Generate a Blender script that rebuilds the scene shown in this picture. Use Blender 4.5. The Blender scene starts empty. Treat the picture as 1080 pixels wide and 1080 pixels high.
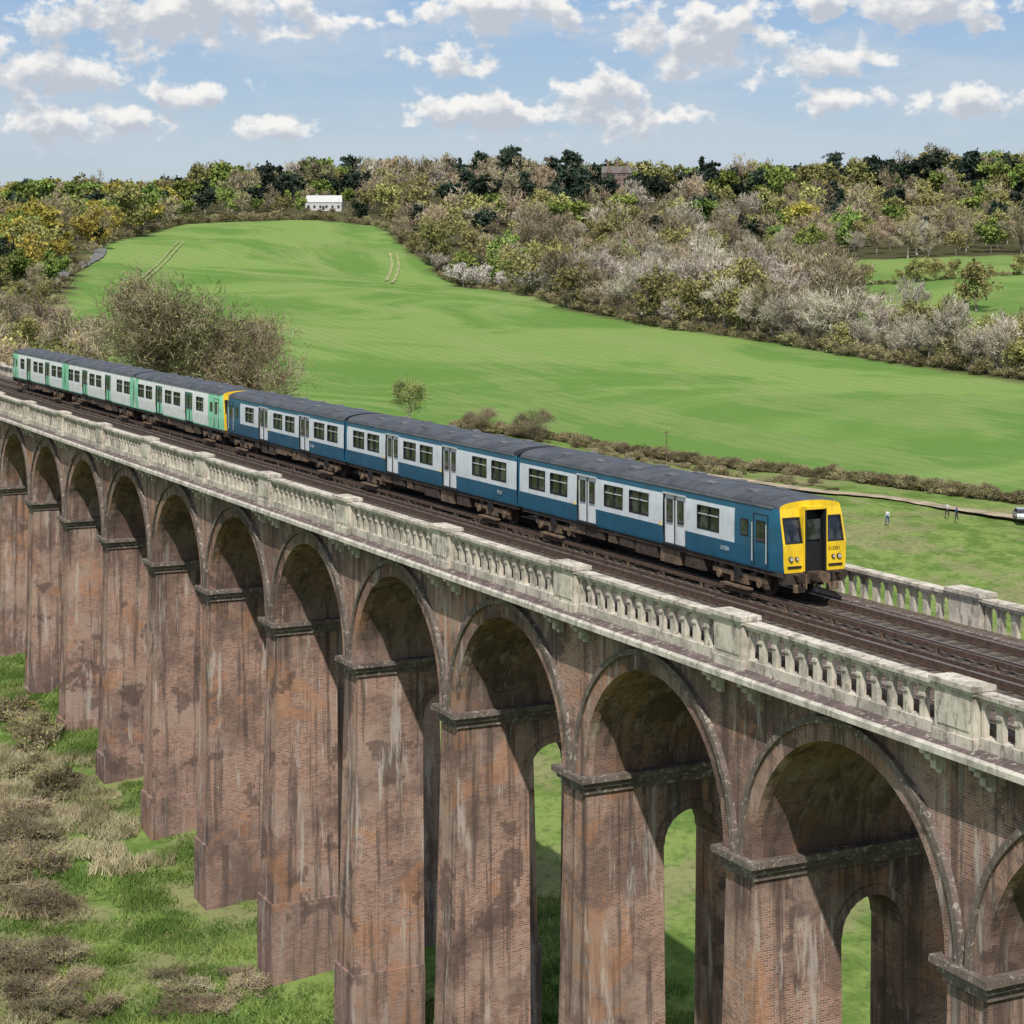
import bpy, math, random
import numpy as np
from mathutils import Vector
random.seed(3); RNG=np.random.default_rng(7)
F_=2075.0; TH=math.atan(1030/F_); S_,C_=math.sin(TH),math.cos(TH); CAMZ=11.8; HOR=268.0
scn=bpy.context.scene
def link(o,parent=None):
    scn.collection.objects.link(o)
    if parent: o.parent=parent
    return o
def empty(name,loc=(0,0,0)):
    e=bpy.data.objects.new(name,None); e.location=loc; e.empty_display_size=.5
    return link(e)
# ------------------------------------------------------------ camera
cam=bpy.data.cameras.new("camera"); co=bpy.data.objects.new("camera",cam); link(co)
co.location=(0,0,CAMZ); co.rotation_euler=(math.radians(90),0,-TH)
cam.sensor_width=36; cam.lens=F_/1080*36; cam.shift_y=-(540-HOR)/1080; cam.clip_end=20000; cam.clip_start=.5
scn.camera=co
scn.view_settings.view_transform='Standard'; scn.view_settings.look='None'; scn.view_settings.exposure=0
# ------------------------------------------------------------ materials
class NT:
    def __init__(s,tree): s.t=tree; s.n=tree.nodes; s.l=tree.links
    def node(s,typ,**k):
        n=s.n.new(typ)
        for a,b in k.items(): setattr(n,a,b)
        return n
    def put(s,sock,v):
        if isinstance(v,bpy.types.NodeSocket): s.l.new(v,sock)
        elif v is not None:
            if hasattr(sock.default_value,'__len__') and not hasattr(v,'__len__'): v=(v,)*len(sock.default_value)
            if hasattr(v,'__len__') and len(sock.default_value)==4 and len(v)==3: v=tuple(v)+(1,)
            sock.default_value=v
    def math(s,op,a,b=None,c=None,clamp=False):
        n=s.node('ShaderNodeMath',operation=op,use_clamp=clamp)
        for i,v in enumerate((a,b,c)):
            if v is not None: s.put(n.inputs[i],v)
        return n.outputs[0]
    def vmath(s,op,a,b=None,out=0):
        n=s.node('ShaderNodeVectorMath',operation=op)
        s.put(n.inputs[0],a)
        if b is not None: s.put(n.inputs[1],b)
        return n.outputs[out]
    def noise(s,vec,scale,detail=4,rough=.55,dist=0,dim='3D'):
        n=s.node('ShaderNodeTexNoise',noise_dimensions=dim); s.put(n.inputs['Vector'],vec)
        n.inputs['Scale'].default_value=scale; n.inputs['Detail'].default_value=detail
        n.inputs['Roughness'].default_value=rough; n.inputs['Distortion'].default_value=dist
        return n.outputs[0]
    def ramp(s,fac,lo,hi,a=0.,b=1.):
        n=s.node('ShaderNodeMapRange',interpolation_type='SMOOTHSTEP')
        s.put(n.inputs[0],fac)
        for i,v in zip((1,2,3,4),(lo,hi,a,b)): n.inputs[i].default_value=v
        return n.outputs[0]
    def mix(s,fac,a,b,mode='MIX'):
        n=s.node('ShaderNodeMix',data_type='RGBA',blend_type=mode)
        s.put(n.inputs[0],fac); s.put(n.inputs[6],a); s.put(n.inputs[7],b)
        return n.outputs[2]
def newmat(name,rough=.9,spec=.3):
    m=bpy.data.materials.new(name); m.use_nodes=True
    t=NT(m.node_tree); b=m.node_tree.nodes['Principled BSDF']
    b.inputs['Roughness'].default_value=rough; b.inputs['Specular IOR Level'].default_value=spec
    return m,t,b
def pos(t): return t.node('ShaderNodeNewGeometry').outputs['Position']
def bump(t,b,h,strength=.4,dist=.02):
    n=t.node('ShaderNodeBump'); n.inputs['Strength'].default_value=strength; n.inputs['Distance'].default_value=dist
    t.put(n.inputs['Height'],h); t.put(b.inputs['Normal'],n.outputs[0])
def simple(name,col,rough=.6,var=.25,scale=3,spec=.4,metal=0,dirt=None):
    m,t,b=newmat(name,rough,spec); p=pos(t)
    n=t.noise(p,scale,3,.6)
    c=t.mix(t.ramp(n,.3,.7),tuple(x*(1-var) for x in col),tuple(min(1,x*(1+var)) for x in col))
    if dirt:
        n2=t.noise(t.vmath('MULTIPLY',p,(1.5,1.5,.5)),2.5,4,.65)
        c=t.mix(t.ramp(n2,.45,.75,0,dirt),c,(.07,.055,.04))
    t.put(b.inputs['Base Color'],c); b.inputs['Metallic'].default_value=metal
    return m
def diffuse_only(m):
    t=m.node_tree; b=t.nodes['Principled BSDF']; src=b.inputs['Base Color'].links[0].from_socket
    d=t.nodes.new('ShaderNodeBsdfDiffuse'); t.links.new(src,d.inputs[0]); o=t.nodes['Material Output']; t.links.new(d.outputs[0],o.inputs[0])
    if b.inputs['Normal'].links: t.links.new(b.inputs['Normal'].links[0].from_socket,d.inputs['Normal'])
    t.nodes.remove(b); return m
def brick_mat(name,dark_mix=0.0):
    m,t,b=newmat(name,.92,.2); p=pos(t)
    uv=t.node('ShaderNodeTexCoord').outputs['UV']
    br=t.node('ShaderNodeTexBrick'); t.put(br.inputs['Vector'],uv)
    br.inputs['Scale'].default_value=1; br.inputs['Brick Width'].default_value=.23; br.inputs['Row Height'].default_value=.078
    br.inputs['Mortar Size'].default_value=.010; br.inputs['Mortar Smooth'].default_value=.2; br.inputs['Bias'].default_value=-.1
    t.put(br.inputs['Color1'],(.39,.205,.15)); t.put(br.inputs['Color2'],(.18,.092,.073)); t.put(br.inputs['Mortar'],(.42,.36,.305))
    c=br.outputs['Color']
    big=t.noise(p,.2,5,.70)
    c=t.mix(t.ramp(big,.42,.56,.62,0),c,(.105,.072,.064))
    tint=t.noise(t.vmath('ADD',p,(50.,20.,7.)),.35,5,.7)
    c=t.mix(t.ramp(tint,.47,.62,0,.5),c,(.42,.315,.255))
    sn=t.vmath('SNAP',p,(.15,.15,.078))
    pa=t.noise(sn,.27,4,.66,.8)
    c=t.mix(t.ramp(pa,.575,.60,0,.42),c,(.42,.205,.10))
    pb=t.noise(t.vmath('ADD',sn,(31.,17.,9.)),.34,4,.62)
    c=t.mix(t.ramp(pb,.585,.60,0,.6),c,(.078,.057,.053))
    st=t.noise(t.vmath('MULTIPLY',p,(2.4,2.4,.11)),1.0,4,.68)
    c=t.mix(t.ramp(st,.51,.63,0,.66),c,(.078,.060,.055))
    wh=t.noise(t.vmath('MULTIPLY',t.vmath('ADD',p,(5.,9.,3.)),(1.9,1.9,.22)),.9,5,.74)
    c=t.mix(t.ramp(wh,.55,.65,0,.6),c,(.50,.455,.41))
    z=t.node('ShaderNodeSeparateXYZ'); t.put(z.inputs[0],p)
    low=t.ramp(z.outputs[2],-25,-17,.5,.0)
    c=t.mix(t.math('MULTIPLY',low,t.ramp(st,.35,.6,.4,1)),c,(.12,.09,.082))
    # streaky darkening, strongest just below the cornice and imposts
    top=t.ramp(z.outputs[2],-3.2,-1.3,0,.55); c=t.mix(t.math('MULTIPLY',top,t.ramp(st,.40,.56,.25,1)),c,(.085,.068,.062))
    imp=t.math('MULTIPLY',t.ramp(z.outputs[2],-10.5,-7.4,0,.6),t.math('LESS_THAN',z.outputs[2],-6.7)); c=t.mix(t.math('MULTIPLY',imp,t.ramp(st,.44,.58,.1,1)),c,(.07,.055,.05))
    if dark_mix: c=t.mix(dark_mix,c,(.065,.05,.045))  # even mix towards dark brown, strongest on the arch barrels
    t.put(b.inputs['Base Color'],c)
    bump(t,b,t.math('MULTIPLY',br.outputs['Fac'],-1.0),.5,.02)
    return diffuse_only(m)
def stone_mat(name,base=(.54,.49,.41),dark_mix=.66):
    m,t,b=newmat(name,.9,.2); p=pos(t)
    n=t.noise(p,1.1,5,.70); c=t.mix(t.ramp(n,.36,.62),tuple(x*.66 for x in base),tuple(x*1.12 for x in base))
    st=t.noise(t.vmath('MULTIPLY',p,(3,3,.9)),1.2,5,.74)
    c=t.mix(t.ramp(st,.50,.62,0,dark_mix),c,(.125,.105,.088))  # grime streaks on the stone
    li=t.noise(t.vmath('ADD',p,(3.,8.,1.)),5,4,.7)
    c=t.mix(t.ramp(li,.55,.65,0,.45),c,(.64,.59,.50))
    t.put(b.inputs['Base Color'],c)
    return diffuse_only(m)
M={}
M['brick']=brick_mat('viaduct_brick'); M['barrel']=brick_mat('barrel_brick',dark_mix=.45); M['ring']=brick_mat('ring_brick',dark_mix=.12)
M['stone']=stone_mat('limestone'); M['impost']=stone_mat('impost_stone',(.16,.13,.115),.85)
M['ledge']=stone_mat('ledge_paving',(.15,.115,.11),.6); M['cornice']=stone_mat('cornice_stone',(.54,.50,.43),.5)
def ballast():
    m,t,b=newmat('ballast',.95,.15); p=pos(t)
    v=t.node('ShaderNodeTexVoronoi'); t.put(v.inputs['Vector'],p); v.inputs['Scale'].default_value=12
    c=t.mix(t.ramp(t.noise(p,6,4,.7),.35,.65),(.045,.035,.028),(.18,.142,.112))
    c=t.mix(.4,c,t.mix(v.outputs['Distance'],(.02,.016,.013),(.28,.225,.185)))
    t.put(b.inputs['Base Color'],c); return diffuse_only(m)
M['ballast']=ballast()
M['rail']=simple('rusty_rail',(.09,.058,.042),.6,.3,5); M['railtop']=simple('rail_head',(.30,.27,.25),.4,.15,8,metal=.7)
M['sleeper']=simple('sleeper_wood',(.065,.052,.044),.9,.35,4)
M['blue']=simple('coach_blue',(.014,.10,.175),.32,.12,1.2,.5,dirt=.25); M['grey']=simple('coach_grey',(.60,.64,.67),.4,.07,1.5,.5,dirt=.18)
M['doorgrey']=simple('door_grey',(.68,.70,.72),.4,.06,1.5,.5,dirt=.2)
M['yellow']=simple('warning_yellow',(.78,.52,.02),.38,.08,1.5,.5,dirt=.25)
M['white']=simple('coach_white',(.76,.79,.75),.4,.06,1.5,.5,dirt=.2); M['green']=simple('coach_green',(.24,.62,.38),.4,.12,1.5,.5,dirt=.15)
M['black']=simple('black_rubber',(.012,.012,.013),.6,.2,4); M['under']=simple('underframe_dirt',(.055,.038,.028),.85,.4,4)
M['boxb']=simple('equipment_box',(.14,.095,.06),.8,.4,3)
M['roof']=simple('coach_roof',(.060,.064,.074),.55,.35,.9,dirt=.6)
M['rib']=simple('roof_rib',(.13,.13,.135),.6,.3,1.2)
M['frame']=simple('window_frame',(.55,.56,.56),.4,.1,3,metal=.2)
def glass():
    m,t,b=newmat('window_glass',.06,.8); p=pos(t)
    c=t.mix(t.ramp(t.noise(p,1.6,3),.45,.6),(.008,.010,.012),(.05,.055,.06)); t.put(b.inputs['Base Color'],c); return m
M['glass']=glass()
M['redlamp']=simple('lamp_lens',(.5,.45,.4),.2,.1)
def foliage(name,a,b_,var=.36):
    m,t,b=newmat(name,.85,.0)
    oi=t.node('ShaderNodeObjectInfo'); p=pos(t)
    n=t.noise(p,.4,0,.6)
    c=t.mix(t.ramp(n,.38,.62),a,b_)
    r=oi.outputs['Random']
    hs=t.node('ShaderNodeHueSaturation'); t.put(hs.inputs['Color'],c)
    t.put(hs.inputs['Value'],t.math('ADD',t.math('MULTIPLY',r,var*2),1-var))
    t.put(hs.inputs['Hue'],t.math('ADD',t.math('MULTIPLY',t.math('FRACT',t.math('MULTIPLY',r,7.3)),.035),.485))
    t.put(b.inputs['Base Color'],hs.outputs[0]); return diffuse_only(m)
M['twig']=foliage('bare_twigs',(.21,.165,.11),(.38,.315,.225)); M['bark']=foliage('bark',(.16,.14,.11),(.36,.32,.27),.2)
M['herotwig']=foliage('oak_twigs',(.135,.105,.07),(.27,.215,.145),.1)
M['twigpale']=foliage('pale_twigs',(.34,.295,.235),(.51,.455,.375),.25); M['scrubtwig']=foliage('scrub_twigs',(.17,.135,.09),(.29,.24,.16))
M['bud']=foliage('budding_leaves',(.20,.19,.07),(.34,.32,.12)); M['leafy']=foliage('spring_leaves',(.12,.17,.045),(.25,.31,.08))
M['gold']=foliage('golden_leaves',(.27,.235,.05),(.44,.385,.09),.2)
M['dark']=foliage('evergreen_leaves',(.022,.034,.026),(.055,.075,.05)); M['blossom']=foliage('blossom',(.50,.44,.41),(.69,.62,.59),.15)
M['grassblade']=foliage('grass_blades',(.095,.155,.035),(.19,.26,.07),.2); M['strawblade']=foliage('dry_grass',(.26,.225,.13),(.40,.355,.22),.25)
# ------------------------------------------------------------ mesh builder
class MB:
    def __init__(s): s.v=[];s.f=[];s.m=[];s.uv=[];s.mats=[]
    def mi(s,k):
        if k not in s.mats: s.mats.append(k)
        return s.mats.index(k)
    def poly(s,pts,mat,uv=None):
        i=len(s.v); s.v+= [tuple(p) for p in pts]; s.f.append(tuple(range(i,i+len(pts)))); s.m.append(s.mi(mat))
        if uv is None:
            n=Vector((0,0,0))
            for k in range(len(pts)):
                a=Vector(pts[k]);c=Vector(pts[(k+1)%len(pts)]); n+=a.cross(c)
            ax=max(range(3),key=lambda q:abs(n[q]))
            if ax==0: uv=[(p[1],p[2]) for p in pts]
            elif ax==1: uv=[(p[0],p[2]) for p in pts]
            else: uv=[(p[1],p[0]) for p in pts]
        s.uv+=uv
    def box(s,x0,x1,y0,y1,z0,z1,mat,skip=''):
        P=lambda x,y,z:(x,y,z)
        if 'l' not in skip: s.poly([P(x0,y1,z0),P(x0,y0,z0),P(x0,y0,z1),P(x0,y1,z1)],mat)
        if 'r' not in skip: s.poly([P(x1,y0,z0),P(x1,y1,z0),P(x1,y1,z1),P(x1,y0,z1)],mat)
        if 'f' not in skip: s.poly([P(x0,y0,z0),P(x1,y0,z0),P(x1,y0,z1),P(x0,y0,z1)],mat)
        if 'b' not in skip: s.poly([P(x1,y1,z0),P(x0,y1,z0),P(x0,y1,z1),P(x1,y1,z1)],mat)
        if 't' not in skip: s.poly([P(x0,y0,z1),P(x1,y0,z1),P(x1,y1,z1),P(x0,y1,z1)],mat)
        if 'd' not in skip: s.poly([P(x0,y1,z0),P(x1,y1,z0),P(x1,y0,z0),P(x0,y0,z0)],mat)
    def cyl(s,c,ax,r,l,mat,n=16,r2=None):
        r2=r if r2 is None else r2
        o=[(1,2),(0,2),(0,1)][ax]
        def pt(a,d,rr):
            p=[c[0],c[1],c[2]]; p[ax]+=d; p[o[0]]+=rr*math.cos(a); p[o[1]]+=rr*math.sin(a); return tuple(p)
        A=[2*math.pi*k/n for k in range(n)]
        for k in range(n):
            a,b=A[k],A[(k+1)%n]; s.poly([pt(a,-l/2,r),pt(b,-l/2,r),pt(b,l/2,r2),pt(a,l/2,r2)],mat)
        s.poly([pt(a,-l/2,r) for a in A],mat); s.poly([pt(a,l/2,r2) for a in A],mat)
    def mesh(s,name):
        me=bpy.data.meshes.new(name); me.from_pydata(s.v,[],s.f)
        for k in s.mats: me.materials.append(M[k])
        me.polygons.foreach_set('material_index',s.m)
        u=me.uv_layers.new(name='UVMap'); u.data.foreach_set('uv',[c for p in s.uv for c in p]); me.update(); return me
    def obj(s,name,parent=None,loc=(0,0,0)):
        o=bpy.data.objects.new(name,s.mesh(name)); o.location=loc; return link(o,parent)
# ------------------------------------------------------------ terrain
def world(u,Z):
    b=(np.asarray(u,float)-540)/F_; Z=np.asarray(Z,float)
    return Z*(S_+b*C_), Z*(C_-b*S_)
def bearing(x,y):
    Z=x*S_+y*C_; r=x*C_-y*S_
    return 540+F_*r/np.maximum(Z,1e-3), Z
ctrl=[]
for u,Z,z in [(1080,253,-20.2),(900,268,-19.2),(700,288,-18.3),(590,300,-16.7),(432,300,-13.8),(200,260,-11.5),(300,380,-12.4),(0,300,-9),(-250,330,-5),
    (1080,430,-15.6),(900,480,-13),(700,560,-9),(600,620,-5.2),(480,778,0),(1300,390,-17),(1300,250,-21),
    (300,650,1.8),(300,800,13),(300,950,26),(180,950,25),(100,500,-3),(100,750,11),(100,950,22),(-250,700,12),(-250,1000,26),(400,900,20),
    (550,1000,25),(750,1000,22),(1000,1000,25),(1000,700,5.4),(1000,580,-3),(800,750,5),(1300,1000,28),(1300,700,8),
    (550,1400,62),(750,1400,50),(1000,1200,48),(1000,1400,61),(300,1400,53),(100,1400,44),(-250,1400,45),(1400,1400,66),(342,1050,36),
    (600,2200,45),(0,2200,38),(1100,2200,45),(1000,212,-22.5),(1000,150,-25),(700,200,-22),(500,200,-18.5)]:
    x,y=world(u,Z); ctrl.append((x,y,z))
for D,t,z in [(33,149,-20.9),(33,128,-22.2),(33,107,-24),(33,97,-24.7),(33,70,-26),(33,40,-27),(38,0,-27.5),(38,-60,-24),(38,200,-16.5),(38,270,-10.5),(38,340,-4),(38,-150,-8),
    (-60,149,-21),(-60,60,-26),(-60,0,-27),(10,100,-24.9),(10,150,-21.5),(90,60,-26),(90,120,-23),(-150,200,-15),(-400,100,-10),(-400,-400,0),(200,-100,-20),(500,-200,-5),
    (-1500,0,30),(0,-1500,30),(2500,0,40),(5000,3000,50),(0,5000,40),(3000,6000,50),(-2500,3000,40),(-2500,-1500,40),(5000,-1500,40)]: ctrl.append((D,t,z))
ctrl=np.array(ctrl); cc=30.0
def ker(ax,ay,bx,by): return np.sqrt((ax-bx)**2+(ay-by)**2+cc*cc)
K=ker(ctrl[:,0:1],ctrl[:,1:2],ctrl[:,0],ctrl[:,1]); n=len(ctrl)
A=np.zeros((n+1,n+1));A[:n,:n]=K;A[:n,n]=1;A[n,:n]=1
W=np.linalg.solve(A,np.append(ctrl[:,2],0))
def ht(x,y):
    x=np.atleast_1d(np.asarray(x,float)); y=np.atleast_1d(np.asarray(y,float))
    xf,yf=x.ravel(),y.ravel(); r=np.empty(xf.shape)
    for i in range(0,len(xf),20000):
        r[i:i+20000]=ker(xf[i:i+20000,None],yf[i:i+20000,None],ctrl[:,0],ctrl[:,1])@W[:n]+W[n]
    return r.reshape(x.shape)
def spot(u,v,zmin=180,zmax=1600):
    Zs=np.arange(zmin,zmax,2.0); x,y=world(u,Zs); z=ht(x,y); vv=HOR+(CAMZ-z)*F_/Zs
    k=np.where(vv<=v)[0]; k=k[0] if len(k) else int(np.argmin(vv))
    return float(x[k]),float(y[k]),float(z[k]),float(Zs[k])
ar=np.arange
AX=np.concatenate([ar(-3000,-200,200),ar(-200,0,20),ar(0,60,2),ar(60,1000,8),ar(1000,2000,25),ar(2000,7001,250)])
AY=np.concatenate([ar(-2500,-100,200),ar(-100,60,10),ar(60,210,3),ar(210,1400,8),ar(1400,2400,25),ar(2400,8001,300)])
GX,GY=np.meshgrid(AX,AY,indexing='ij'); GZ=ht(GX,GY)
GZ=GZ+.25*np.sin(GX*.21+GY*.13)*np.sin(GY*.17-GX*.05)*(np.abs(GX)<400)
def zedge(u): return np.interp(u,[-300,0,60,75,100,190,330,400,430,480,600,700,900,1080,1300,1700],[300,360,520,620,790,965,985,960,860,775,622,560,480,430,385,340])
def hedgeZ(u): return np.interp(u,[-300,300,432,590,700,900,1080,1400],[250,270,300,300,288,268,253,235])
def inpoly(u,Z,P):
    r=np.zeros(np.shape(u),bool); j=len(P)-1
    for i in range(len(P)):
        a,b=P[i],P[j]; c=((a[1]>Z)!=(b[1]>Z))&(u<(b[0]-a[0])*(Z-a[1])/(b[1]-a[1]+1e-9)+a[0]); r^=c; j=i
    return r
CLEAR=[[(905,520),(1350,470),(1350,800),(865,800),(880,640)],[(720,690),(850,660),(860,770),(710,780)],
       [(630,1200),(672,1200),(680,1290),(625,1290)],[(322,985),(366,985),(372,1075),(316,1075)],[(35,580),(66,580),(104,700),(112,770),(90,770),(45,660)]]
UU,ZZ=bearing(GX,GY)
crop=((ZZ>hedgeZ(UU))&(ZZ<zedge(UU)-2)&(UU>20)&(UU<1500)).astype(float)
wood=(ZZ>zedge(UU)-2).astype(float)*(ZZ<3000)
for P in CLEAR[:2]: wood[inpoly(UU,ZZ,P)]=0; crop[inpoly(UU,ZZ,P)]=.8
far=(ZZ>1700); wood[far]=.3
nx,ny=GX.shape; vs=np.stack([GX,GY,GZ],-1).reshape(-1,3)
ii=ar(nx*ny).reshape(nx,ny); q=np.stack([ii[:-1,:-1],ii[1:,:-1],ii[1:,1:],ii[:-1,1:]],-1).reshape(-1,4)
def npmesh(name,vs,q,mats,mi=None,smooth=False):
    me=bpy.data.meshes.new(name); nv=len(vs); nf=len(q); k=q.shape[1]
    me.vertices.add(nv); me.vertices.foreach_set('co',np.asarray(vs,np.float32).ravel())
    me.loops.add(nf*k); me.loops.foreach_set('vertex_index',np.asarray(q,np.int32).ravel())
    me.polygons.add(nf); me.polygons.foreach_set('loop_start',np.arange(0,nf*k,k,dtype=np.int32))
    for m in mats: me.materials.append(m)
    if mi is not None: me.polygons.foreach_set('material_index',np.asarray(mi,np.int32))
    me.update(calc_edges=True)
    if smooth: me.polygons.foreach_set('use_smooth',np.ones(nf,bool))
    return me
gm,t,b=newmat('ground_cover',.95,.1); p=pos(t)
at=t.node('ShaderNodeAttribute',attribute_name='cover'); sp=t.node('ShaderNodeSeparateColor'); t.put(sp.inputs[0],at.outputs['Color'])
fine=t.noise(p,1.4,4,.78,dim='2D')
rough=t.mix(t.ramp(t.noise(p,.25,4,.68,dim='2D'),.4,.6),(.105,.17,.04),(.18,.245,.07))
rough=t.mix(t.ramp(t.noise(t.vmath('ADD',p,(40.,3.,0.)),.07,5,.7,dim='2D'),.48,.60,0,.6),rough,(.25,.225,.12))
rough=t.mix(t.ramp(fine,.5,.66,0,.5),rough,(.065,.08,.03))
cropc=t.mix(t.ramp(t.noise(p,.010,4,.68,.6,dim='2D'),.42,.58),(.12,.215,.052),(.195,.285,.082))
cropc=t.mix(t.ramp(t.noise(t.vmath('MULTIPLY',p,(.035,.012,.1)),1.2,5,.75,dim='2D'),.48,.60,0,.45),cropc,(.235,.28,.11))
wv=t.node('ShaderNodeTexWave',wave_type='BANDS',bands_direction='X'); t.put(wv.inputs['Vector'],t.vmath('MULTIPLY',p,(1,.35,0))); wv.inputs['Scale'].default_value=.075; wv.inputs['Distortion'].default_value=1.2; wv.inputs['Detail'].default_value=1; wv.inputs['Detail Scale'].default_value=.3
cropc=t.mix(t.ramp(wv.outputs['Fac'],.4,1.0,0,.22),cropc,(.105,.18,.045))
cropc=t.mix(t.ramp(fine,.46,.7,0,.4),cropc,(.10,.165,.045))
wd=t.mix(t.ramp(fine,.42,.58),(.065,.052,.035),(.085,.09,.04))  # woodland floor: understorey brown, with shade under the trees darkened into the colour
c=t.mix(sp.outputs[0],rough,cropc); c=t.mix(sp.outputs[1],c,wd)
t.put(b.inputs['Base Color'],c); diffuse_only(gm)
me=npmesh('terrain',vs,q,[gm],smooth=True)
ca=me.color_attributes.new('cover','FLOAT_COLOR','POINT')
arr=np.zeros((nx*ny,4),np.float32); arr[:,0]=crop.ravel(); arr[:,1]=wood.ravel(); arr[:,3]=1
ca.data.foreach_set('color',arr.ravel())
link(bpy.data.objects.new('terrain',me))
def ribbon(name,pts,w,mat,lift=.06,parent=None):
    P=[]
    for a,b2 in zip(pts[:-1],pts[1:]):
        for k in range(12): P.append((a[0]+(b2[0]-a[0])*k/12,a[1]+(b2[1]-a[1])*k/12))
    P.append(pts[-1][:2]); P=np.array(P)
    for _ in range(6): P[1:-1]=(P[:-2]+P[1:-1]*2+P[2:])/4
    T=np.gradient(P,axis=0); T/=np.linalg.norm(T,axis=1)[:,None]+1e-9; N=np.stack([-T[:,1],T[:,0]],1)
    wv=w*(1+.12*np.sin(np.arange(len(P))*1.7)+.08*np.sin(np.arange(len(P))*.63))
    V=[]
    for k in range(4):
        Q=P+N*wv[:,None]*(k/3-.5); V.append(np.stack([Q[:,0],Q[:,1],ht(Q[:,0],Q[:,1])+lift],1))
    V=np.stack(V,1); m_=len(P); idx=ar(m_*4).reshape(m_,4)
    qq=np.stack([idx[:-1,:-1],idx[:-1,1:],idx[1:,1:],idx[1:,:-1]],-1).reshape(-1,4)
    return link(bpy.data.objects.new(name,npmesh(name,V.reshape(-1,3),qq,[mat])),parent)
M['asphalt']=simple('asphalt',(.15,.145,.14),.9,.2,.6); M['dirt']=simple('bare_earth',(.34,.27,.18),.95,.3,.5)
M['tram']=simple('wheeling_soil',(.26,.28,.11),.95,.3,.4)
ribbon('country_road',[spot(54,300),spot(68,290),spot(88,280),spot(105,270),spot(106,262)],4.5,M['asphalt'],.5)
ribbon('dirt_track',[spot(600,478),spot(860,521),spot(930,527),spot(1010,541),spot(1100,552),spot(1200,565)],2.6,M['dirt'],.35)
ribbon('wheel_track',[spot(188,256),spot(165,280),spot(143,300),spot(133,315),spot(118,335)],.7,M['tram'],.35)
ribbon('wheel_track',[spot(194,256),spot(171,280),spot(150,300),spot(140,315),spot(125,335)],.7,M['tram'],.35)
ribbon('wheel_track',[spot(411,268),spot(414,280),spot(407,297)],1.2,M['tram'],.35)
ribbon('wheel_track',[spot(418,268),spot(421,282),spot(413,299)],1.2,M['tram'],.35)
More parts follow.
